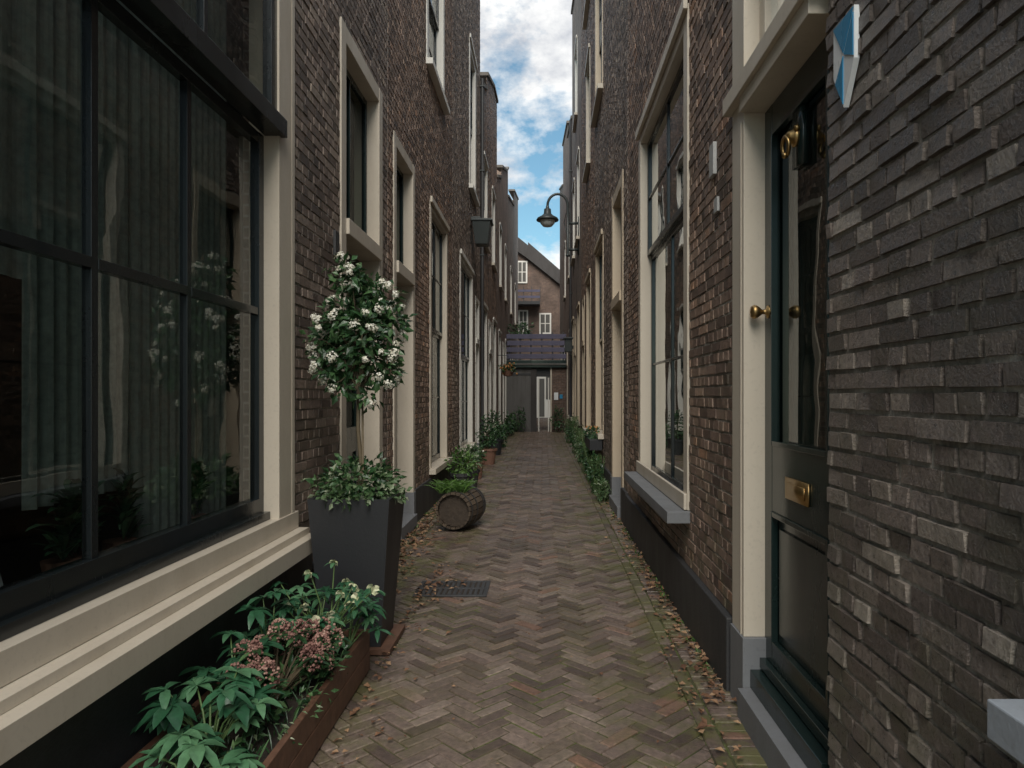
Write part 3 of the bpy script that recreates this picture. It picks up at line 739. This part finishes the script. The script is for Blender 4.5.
hp=empty('hellebore_plant'); mb=MB(); hellebore(mb,(-1.14,3.52,.18),24,.27,.44,lf=(.08,.125)); helflowers(mb,(-1.06,3.48,.2),15,.34,.40); hellebore(mb,(-1.28,3.28,.18),10,.14,.44,lf=(.08,.12)); hellebore(mb,(-1.0,3.6,.2),10,.18,.27,lf=(.07,.1)); mb.build('foliage',hp,smooth=True)
sk=empty('skimmia_plant'); mb=MB()
for i in range(40):
    a=U(0,6.28); rr=.26*math.sqrt(R()); c=Vector((-1.12+math.cos(a)*rr*.8,2.98+math.sin(a)*rr*1.4,.46+U(-.06,.09)-rr*.5))
    mb.tube([(-1.15,2.98,.18),(c+Vector((-1.15,2.98,.2)))/2,c],[.006,.005,.004],'stem',5)
    cr=U(.022,.05); base=U(0,.55)
    for q in range(85):
        d=Vector((random.gauss(0,1),random.gauss(0,1),random.gauss(0,1)+.3)).normalized()
        mb.ball(c+Vector((d.x*cr,d.y*cr,d.z*cr*1.2))*U(.97,1.03),U(.0038,.0068),'bud',min(1,max(0,base+U(-.2,.5))))
    for q in range(12):
        b=U(0,6.28); mb.leaf(c-Vector((0,0,U(.0,.04))),(math.cos(b),math.sin(b),U(0,.5)),(0,0,1),U(.05,.09),.024,'leafdark',.3)
mb.build('foliage',sk)
sf=MB(); leafmass(sf,(-1.12,2.85,.22),(.22,.6,.08),420,.035,'leafpale',.35); leafmass(sf,(-1.14,3.1,.24),(.24,.6,.12),420,.05,'leafdark',.45,.3)
for _ in range(260):
    a=U(0,6.28); b=(U(-1.35,-.98),U(2.3,3.7),.19); sf.leaf(b,(math.cos(a)*.6,math.sin(a)*.6,1.2),(0,1,0),U(.05,.13),.007,'leafdark',.2)
sfo=empty('heather_underplanting'); sf.build('foliage',sfo)

tp=empty('tall_black_planter'); mb=MB()
cx,cyy=-1.115,4.24; Ht=.90
def frus(h0,w0,h1,w1,k,c=(cx,cyy)):
    vs=[]
    for h,w in ((h0,w0),(h1,w1)):
        vs+=[(c[0]-w/2,c[1]-w/2,h),(c[0]+w/2,c[1]-w/2,h),(c[0]+w/2,c[1]+w/2,h),(c[0]-w/2,c[1]+w/2,h)]
    mb.add(vs,[(0,1,5,4),(1,2,6,5),(2,3,7,6),(3,0,4,7)],k); return vs
frus(.035,.34,Ht,.47,'potblack'); frus(Ht-.06,.415,Ht,.425,'potblack')
w=.47;w2=.425
o=[(cx-w/2,cyy-w/2,Ht),(cx+w/2,cyy-w/2,Ht),(cx+w/2,cyy+w/2,Ht),(cx-w/2,cyy+w/2,Ht)]
i_=[(cx-w2/2,cyy-w2/2,Ht),(cx+w2/2,cyy-w2/2,Ht),(cx+w2/2,cyy+w2/2,Ht),(cx-w2/2,cyy+w2/2,Ht)]
mb.add(o+i_,[(0,1,5,4),(1,2,6,5),(2,3,7,6),(3,0,4,7)],'potblack')
mb.box(cx-.2,cx+.2,cyy-.2,cyy+.2,Ht-.06,Ht-.055,'soil')
mb.box(cx-.2,cx+.235,cyy-.22,cyy+.24,.006,.034,'wood')
mb.build('planter',tp)
vb=empty('standard_viburnum_tree'); mb=MB()
tr=[(cx,cyy,Ht-.06),(cx+.012,cyy,1.1),(cx-.008,cyy+.01,1.3),(cx,cyy,1.55)]
mb.tube(tr,[.014,.012,.012,.011],'stem',8); mb.tube([(cx+.025,cyy,Ht-.06),(cx+.022,cyy,1.45)],.007,'stem',6)
cc=Vector((cx-.0,cyy,1.82))
lobes=[]
for q in range(30):
    d=Vector((random.gauss(0,1),random.gauss(0,1),random.gauss(0,1)+.1)).normalized()
    k_=U(.6,1.18)
    e=cc+Vector((d.x*.20,d.y*.20,d.z*.34))*k_; lobes.append((e,d))
    mb.tube([(cx,cyy,1.5),(cc*.5+Vector((cx,cyy,1.55))*.5)*.5+e*.5,e],[.007,.005,.003],'stem',5)
for off in ((-.10,0,.42),(-.04,.03,.36),(.16,-.02,.25),(.2,0,.12),(-.2,0,-.05),(-.17,-.05,-.2),(.16,-.05,-.17)):
    e=cc+Vector(off); lobes.append((e,Vector(off).normalized())); mb.tube([cc,e],[.005,.003],'stem',5)
mb.build('trunk',vb,smooth=True); mb=MB(); fl=MB()
for e,d in lobes:
    s_=U(.055,.115)
    leafmass(mb,e,(s_,s_,s_*1.1),int(44*(s_/.085)),.06,'leafdark',.55,.25)
    if R()<.5: leafmass(mb,e,(s_,s_,s_),9,.045,'leafpale',.5,.7)
    for q in range(random.choice((1,2,2,3,3))):
        f=(d+Vector((U(-.8,.9),U(-1.2,.3),U(-.4,.9)))).normalized(); p=e+f*s_*1.05; rr=U(.018,.038)
        for t_ in range(int(20+rr*700)):
            g_=Vector((random.gauss(0,1),random.gauss(0,1),random.gauss(0,1))).normalized()
            if g_.dot(f)<-.2: g_=-g_
            t=g_.cross(Vector((U(-1,1),U(-1,1),U(-1,1)))).normalized()
            fl.sleaf(p+g_*rr*U(.6,1.1)-t*.008,t,g_,.016,.015,'petal')
leafmass(mb,cc,(.17,.17,.30),420,.06,'leafdark',.55,.1)
mb.build('leaves',vb); fl.build('flowers',vb)
tv=empty('trailing_ivy'); mb=MB(); leafmass(mb,(cx,cyy,Ht+.06),(.25,.25,.12),520,.05,'leafpale',.6,.3)
leafmass(mb,(cx,cyy,Ht+.08),(.23,.23,.14),420,.05,'leafdark',.6,.3)
for _ in range(30): 
    a=U(0,6.28); p=Vector((cx+.245*math.cos(a),cyy+.245*math.sin(a),Ht+.01)); leafmass(mb,p,(.04,.04,.06),10,.04,'leafpale',.6,.3)
mb.build('foliage',tv)

br=empty('wooden_barrel_planter')
ax=Matrix.Translation((-.98,7.62,.235))@Matrix.Rotation(math.radians(-12),4,'Z')@Matrix.Rotation(-math.pi/2,4,'X')
mb=MB()
seg=22
for j in range(seg):
    a0=2*math.pi*j/seg+.02; a1=2*math.pi*(j+1)/seg-.02; vs=[]
    for z in (0,.14,.28,.42,.56):
        rr=.20+.032*math.sin(math.pi*z/.56)
        for a in (a0,a1):
            for q in (rr,rr-.022): vs.append(ax@Vector((q*math.cos(a),q*math.sin(a),z)))
    fs=[]
    for i in range(4):
        o=i*4; fs+=[(o,o+2,o+6,o+4),(o+1,o+5,o+7,o+3),(o,o+4,o+5,o+1),(o+2,o+3,o+7,o+6)]
    fs+=[(0,1,3,2),(16,18,19,17)]; mb.add(vs,fs,'barrel')
for z in (.03,.16,.40,.5):
    rr=.20+.032*math.sin(math.pi*z/.56)+.003
    mb.lathe([(rr,z-.0),(rr+.003,z),(rr+.003,z+.03),(rr,z+.03)],ax,'darkmetal',28)
mb.lathe([(0,.05),(.18,.05)],ax,'barrel',22,.1); mb.lathe([(0,.53),(.18,.53)],ax,'barrel',22,.1)
for q in range(-2,3): 
    hh=math.sqrt(.175**2-(q*.07)**2); c=[Vector((q*.07-.032,-hh,.045)),Vector((q*.07+.032,-hh,.045)),Vector((q*.07+.032,hh,.045)),Vector((q*.07-.032,hh,.045))]
    mb.add([ax@p for p in c],[(0,1,2,3)],'barrel',.0)
mb.build('barrel',br)
gp=empty('grass_plant'); mb=MB()
for _ in range(520):
    a=U(0,6.28); b=Vector((-1.0+U(-.14,.14),7.8+U(-.15,.15),.42)); mb.leaf(b,(math.cos(a)*.6,math.sin(a)*.5,U(.7,1.6)),(math.sin(a),-math.cos(a),.3),U(.16,.32),.014,'leafgrass',.5)
mb.build('foliage',gp)

def pot(c,r,h,k,name):
    e=empty(name); mb=MB()
    mb.lathe([(0,0),(r*.72,0),(r*.95,h*.85),(r*1.05,h*.86),(r*1.05,h),(r*.92,h),(r*.88,h*.9),(0,h*.88)],Matrix.Translation(c),k,20)
    mb.build('pot',e,smooth=False); return e
def bush(c,rad,n,L,k,name='shrub',fl=None,nf=0):
    e=empty(name); mb=MB(); leafmass(mb,c,rad,n,L,k,.5,.2)
    mb.tube([(c[0],c[1],max(0,c[2]-rad[2]-.15)),c],.012,'stem',6)
    for _ in range(nf):
        d=Vector((random.gauss(0,1),random.gauss(0,1),random.gauss(0,1)+.5)).normalized()
        mb.ball(Vector(c)+Vector((d.x*rad[0],d.y*rad[1],d.z*rad[2])),.02,fl)
    mb.build('foliage',e)
pot((-1.2,10.3,0),.17,.36,'darkmetal','plant_pot'); bush((-1.2,10.3,.48),(.2,.2,.2),300,.07,'leafgrass')
pot((-1.2,11.3,0),.18,.3,'darkmetal','plant_pot'); bush((-1.2,11.3,.46),(.24,.26,.26),380,.07,'leafpale')
pot((-1.22,12.6,0),.16,.32,'terra','plant_pot'); bush((-1.22,12.6,.44),(.2,.2,.18),260,.07,'leafdark',fl='petal',nf=14)
pot((-1.2,15.2,0),.2,.34,'terra','plant_pot'); bush((-1.2,15.2,.62),(.22,.22,.42),500,.07,'leafdark','conifer_shrub')
pot((-1.2,17.5,0),.2,.4,'potblack','plant_pot'); bush((-1.2,17.5,.7),(.24,.24,.4),450,.08,'leafdark')
bush((-1.25,20,.35),(.2,.7,.35),400,.1,'leafdark','hedge_plant'); bush((-1.25,26,.4),(.2,1.2,.4),400,.12,'leafdark','hedge_plant')
hb=empty('hanging_flower_basket'); mb=MB()
mb.lathe([(0,0),(.14,.03),(.2,.2),(.19,.2),(0,.12)],Matrix.Translation((-1.15,23,2.1)),'terra',16)
mb.tube([(-1.5,23,2.8),(-1.15,23,2.8),(-1.15,23,2.3)],.012,'iron',6); leafmass(mb,(-1.15,23,2.38),(.25,.25,.18),260,.09,'leafdark',.5,.2)
for _ in range(40): mb.ball((-1.15+random.gauss(0,.13),23+random.gauss(0,.13),2.38+random.gauss(0,.1)),.035,'orange')
mb.build('basket',hb)
for i,(yy,x,zz,r3,nn,k) in enumerate(((9.9,.84,.16,(.10,.25,.16),230,'leafpale'),(10.8,.82,.3,(.12,.35,.3),380,'leafdark'),(12.1,.82,.35,(.12,.45,.35),380,'leafdark'),
      (13.6,.82,.42,(.12,.5,.42),400,'leafdark'),(15.5,.82,.4,(.12,.7,.4),380,'leafpale'),(18,.82,.5,(.12,.9,.5),380,'leafdark'),(22,.8,.4,(.14,1.2,.4),380,'leafdark'))):
    e=empty('climbing_plant'); mb=MB(); leafmass(mb,(x,yy,zz),r3,nn,.06,k,.5,.1)
    for _ in range(30):
        b=Vector((x+U(-.06,.1),yy+U(-.3,.3),.0)); mb.tube([b,b+Vector((U(-.03,.03),U(-.05,.05),zz)),b+Vector((U(-.1,.05),U(-.1,.1),zz*1.9))],.003,'stemg',4)
        mb.leaf(b+Vector((0,0,zz)),(U(-1,.4),U(-1,1),U(0,1)),(0,0,1),.1,.03,k,.5)
    mb.build('foliage',e)
wb=empty('window_box'); mb=MB(); mb.box(.74,.94,11.1,12.5,.62,.79,'potblack'); mb.build('box',wb,bevel=.005)
wm=MB(); leafmass(wm,(.84,11.8,.85),(.11,.7,.11),360,.06,'leafdark',.5,.1); 
for _ in range(18): wm.ball((.84+U(-.1,.1),11.8+U(-.6,.6),.92+U(-.04,.05)),.015,'orange')
wm.build('foliage',wb)
wd=MB()
for _ in range(130):
    side=R()<.5; x=.90 if side else -1.46; yy=U(3.6,16) if side else U(4.8,16)
    for q in range(7):
        a=U(0,6.28); wd.leaf((x+U(-.03,.03),yy+U(-.03,.03),-.005),(math.cos(a)*.6,math.sin(a)*.6,U(.5,1.5)),(0,0,1),U(.03,.08),.012,'leafgrass',.4)
wd.build('weeds')

# ---------------------------------------------------------------- street lamp & wall lights
sl=empty('street_lamp'); mb=MB(); Yl=18.6; px=.66; dz=.28
mb.box(px+.03,.965,Yl-.03,Yl+.03,5.05+dz,5.11+dz,'iron'); mb.box(px+.03,.965,Yl-.03,Yl+.03,5.75+dz,5.81+dz,'iron'); mb.box(.93,.965,Yl-.06,Yl+.06,4.95+dz,5.95+dz,'iron')
path=[(px,Yl,4.95+dz),(px,Yl,6.1+dz)]
Rr=.27
cxl=px-Rr
for i in range(13):
    a=math.pi*i/12; path.append((cxl+Rr*math.cos(a)*1.0,Yl,6.25+dz+Rr*1.15*math.sin(a)))
path.append((cxl-Rr,Yl,6.12+dz))
mb.tube(path,.036,'iron',10); mb.lathe([(0,-.04),(.05,-.03),(.06,0),(.05,.03),(0,.04)],Matrix.Translation((px,Yl,4.93+dz)),'iron',12)
hx=cxl-Rr+.0; hz=5.90+dz
mb.lathe([(.04,.34),(.05,.28),(.09,.26),(.10,.14),(.16,.08),(.27,.02),(.30,-.03),(.29,-.05),(.2,-.045),(0,-.04)],Matrix.Translation((hx,Yl,hz)),'iron',24)
mb.lathe([(.2,-.045),(.19,-.12),(.12,-.2),(0,-.23)],Matrix.Translation((hx,Yl,hz)),'lampglass',20)
mb.tube([(px-.02,Yl,5.5+dz),(px-.1,Yl,5.8+dz),(px-.05,Yl,6.05+dz),(px+.03,Yl,6.0+dz)],.014,'iron',6)
mb.build('lamp',sl,smooth=True)
wl=empty('wall_lantern'); mb=MB()
Yw=14.6
vs=[]
for z,w in ((4.62,.16),(5.08,.24)):
    vs+=[(-1.27-w*.8,Yw-w,z),(-1.27+w*.8,Yw-w,z),(-1.27+w*.8,Yw+w,z),(-1.27-w*.8,Yw+w,z)]
mb.add(vs,[(0,3,2,1),(4,5,6,7),(0,1,5,4),(1,2,6,5),(2,3,7,6),(3,0,4,7)],'iron')
mb.box(-1.48,-1.05,Yw-.26,Yw+.26,5.08,5.13,'iron'); mb.box(-1.5,-1.3,Yw-.04,Yw+.04,5.13,5.22,'iron')
mb.build('lantern',wl,bevel=.01)
wl=empty('wall_lantern'); mb=MB(); mb.box(.68,.90,21.8,22.1,2.85,3.25,'iron'); mb.box(.64,.94,21.75,22.15,3.25,3.3,'iron'); mb.box(.9,.97,21.9,22.0,2.95,3.05,'iron'); mb.build('lantern',wl,bevel=.01)
for S,yy,zz in ((L_,16.6,9),(R_,22.9,10.5)):
    e=empty('downpipe'); mb=MB(); sg,w=S; mb.tube([(sg*(w-.06),yy,0.02),(sg*(w-.06),yy,zz)],.04,'darkmetal',10)
    z=.8
    while z<zz: mb.sb(S,-.11,.0,yy-.05,yy+.05,z,z+.03,'iron'); z+=2
    mb.build('pipe',e)

# ---------------------------------------------------------------- end of the alley
eb=empty('brick_house'); mb=MB(); YE=47
mb.add([(-9,YE,-.03),(9,YE,-.03),(9,YE,7.4),(2.0,YE,8.2),(-1.0,YE,10.6),(-3,YE,12.0),(-9,YE,12.0)],[(0,1,2,3,4,5,6)],'endbrick')
mb.quad((-9,YE+8,-.03),(9,YE+8,-.03),(9,YE+8,7),(-9,YE+8,7),'endbrick')
mb.build('wall_body',eb)
mb=MB()
for (xa,za,xb,zb) in ((2.0,8.2,-1.0,10.6),(9,7.4,2,8.2),(-1.0,10.6,-3,12.0)):
    mb.add([(xa,YE-.3,za),(xb,YE-.3,zb),(xb,YE+8,zb+.0),(xa,YE+8,za),(xa,YE-.3,za+.9),(xb,YE-.3,zb+1.1),(xb,YE+8,zb+1.1),(xa,YE+8,za+.9)],
       [(0,1,5,4),(4,5,6,7),(0,3,2,1),(0,4,7,3),(1,2,6,5)],'roof')
mb.build('roof',eb)
def ewin(x0,x1,z0,z1):
    m=MB(); m.box(x0,x1,YE-.06,YE-.0,z0,z1,'white'); mx=(x0+x1)/2; mz=(z0+z1)/2
    for a,b,c,d in ((x0+.1,mx-.03,z0+.1,mz-.03),(mx+.03,x1-.1,z0+.1,mz-.03),(x0+.1,mx-.03,mz+.03,z1-.1),(mx+.03,x1-.1,mz+.03,z1-.1)):
        m.box(a,b,YE-.07,YE-.062,c,d,'room')
    m.build('window',eb)
ewin(-.25,.55,5.6,7.0); ewin(-1.65,-1.0,5.6,7.2); ewin(-1.75,-1.05,9.0,10.5)
m=MB(); m.box(-.45,.95,YE-.1,YE,-.02,3.3,'white'); m.box(-.3,.1,YE-.13,YE-.101,.05,2.6,'room'); m.box(.2,.8,YE-.13,YE-.101,1.2,3.0,'room'); m.build('door',eb,bevel=.01)
gw=empty('gateway_passage'); m=MB(); YG=28.6
m.box(-1.49,-.50,YG,YG+.3,-.02,2.62,'greywall'); m.box(-.50,-.26,YG-.05,YG+.35,-.02,2.62,'roof')
m.box(.36,.95,YG,YG+.3,-.02,2.62,'endbrick'); m.box(.30,.36,YG-.05,YG+.35,-.02,2.62,'cream')
m.box(-1.49,.95,YG-.15,YG+2.4,2.62,2.92,'green'); m.box(-1.49,.95,YG-.2,YG-.151,2.72,2.79,'greywall')
m.box(-.26,.30,YG+.1,YG+.16,2.25,2.62,'darkmetal')
for q in range(4): m.box(-1.49,.95,YG-.10,YG-.06,2.98+q*.27,3.17+q*.27,'lavender')
for q in range(6): m.box(-1.4+q*.44,-1.34+q*.44,YG-.055,YG-.01,2.92,4.06,'darkmetal')
for q in range(5): m.box(-1.38+q*.17,-1.225+q*.17,YG-.025,YG-.001,.08,2.3,'greywall')
m.box(-1.42,-.52,YG-.04,YG-.001,2.31,2.40,'darkmetal')
m.box(-.2,-.15,YG+.08,YG+.12,0,2.2,'white'); m.box(.2,.25,YG+.08,YG+.12,0,2.2,'white')
m.box(.45,.62,YG-.03,YG-.001,1.3,1.6,'enamel'); m.box(.68,.80,YG-.03,YG-.001,1.35,1.52,'blue')
m.build('gateway',gw,bevel=.006)
bush((-1.0,28.2,.5),(.3,.3,.5),260,.12,'leafdark','shrub'); bush((.6,28.1,.5),(.25,.3,.55),260,.12,'leafdark','shrub')
bush((-.9,29.2,4.2),(.5,.5,.35),260,.14,'leafdark','terrace_plant')
bg=empty('upper_balcony'); m=MB(); m.box(-4,-.2,YE-1.2,YE-.01,7.45,7.65,'darkmetal'); 
for q in range(2): m.box(-4,-.2,YE-1.2,YE-1.16,7.85+q*.4,8.0+q*.4,'lavender')
for q in range(8): m.box(-4+q*.54,-3.95+q*.54,YE-1.15,YE-1.1,7.65,8.6,'darkmetal')
m.build('railing',bg)

# ---------------------------------------------------------------- world, sun, camera
w=bpy.data.worlds.new('World'); sc.world=w; w.use_nodes=True; nt=w.node_tree; bgN=nt.nodes['Background']
EL=46
sky=N(nt,'ShaderNodeTexSky',sky_type='NISHITA'); sky.sun_disc=False
sun_az=math.radians(180)
sky.sun_elevation=math.radians(EL); sky.sun_rotation=sun_az
tc=N(nt,'ShaderNodeTexCoord'); mp=N(nt,'ShaderNodeMapping'); mp.inputs['Scale'].default_value=(1,1,1.6); mp.inputs['Location'].default_value=(.35,.2,.1)
nt.links.new(tc.outputs['Generated'],mp.inputs[0])
nz=noise(nt,5.5,8,.6,mp.outputs[0]); nz2=noise(nt,14,6,.6,mp.outputs[0])
cf=maprange(nt,nz,.44,.56)
cc_=ramp(nt,[(.32,(3.9,4.1,4.5)),(.6,(7.2,7.2,7.1))],nz2)
blue=mix(nt,sky.outputs[0],(.82,1.08,1.0),1.,'MULTIPLY')
cm=mix(nt,blue,cc_,cf)
nt.links.new(cm,bgN.inputs[0]); bgN.inputs[1].default_value=.15
sd=bpy.data.lights.new('Sun','SUN'); so=bpy.data.objects.new('sun',sd); sc.collection.objects.link(so)
sd.energy=4.4; sd.angle=math.radians(42); sd.color=(1,.94,.86)
dirv=Vector((math.sin(sun_az)*math.cos(math.radians(EL)),math.cos(sun_az)*math.cos(math.radians(EL)),math.sin(math.radians(EL))))
so.rotation_euler=dirv.to_track_quat('Z','Y').to_euler()
cam=bpy.data.cameras.new('Camera'); co=bpy.data.objects.new('camera',cam); sc.collection.objects.link(co); sc.camera=co
cam.sensor_width=36; cam.lens=36*F/1024; cam.clip_end=1000; cam.clip_start=.05
cam.shift_x=-31/1024; cam.shift_y=11/1024
co.location=(0,0,H); co.rotation_euler=(math.pi/2,0,0)
sc.view_settings.view_transform='Standard'; sc.view_settings.look='None'; sc.view_settings.exposure=0
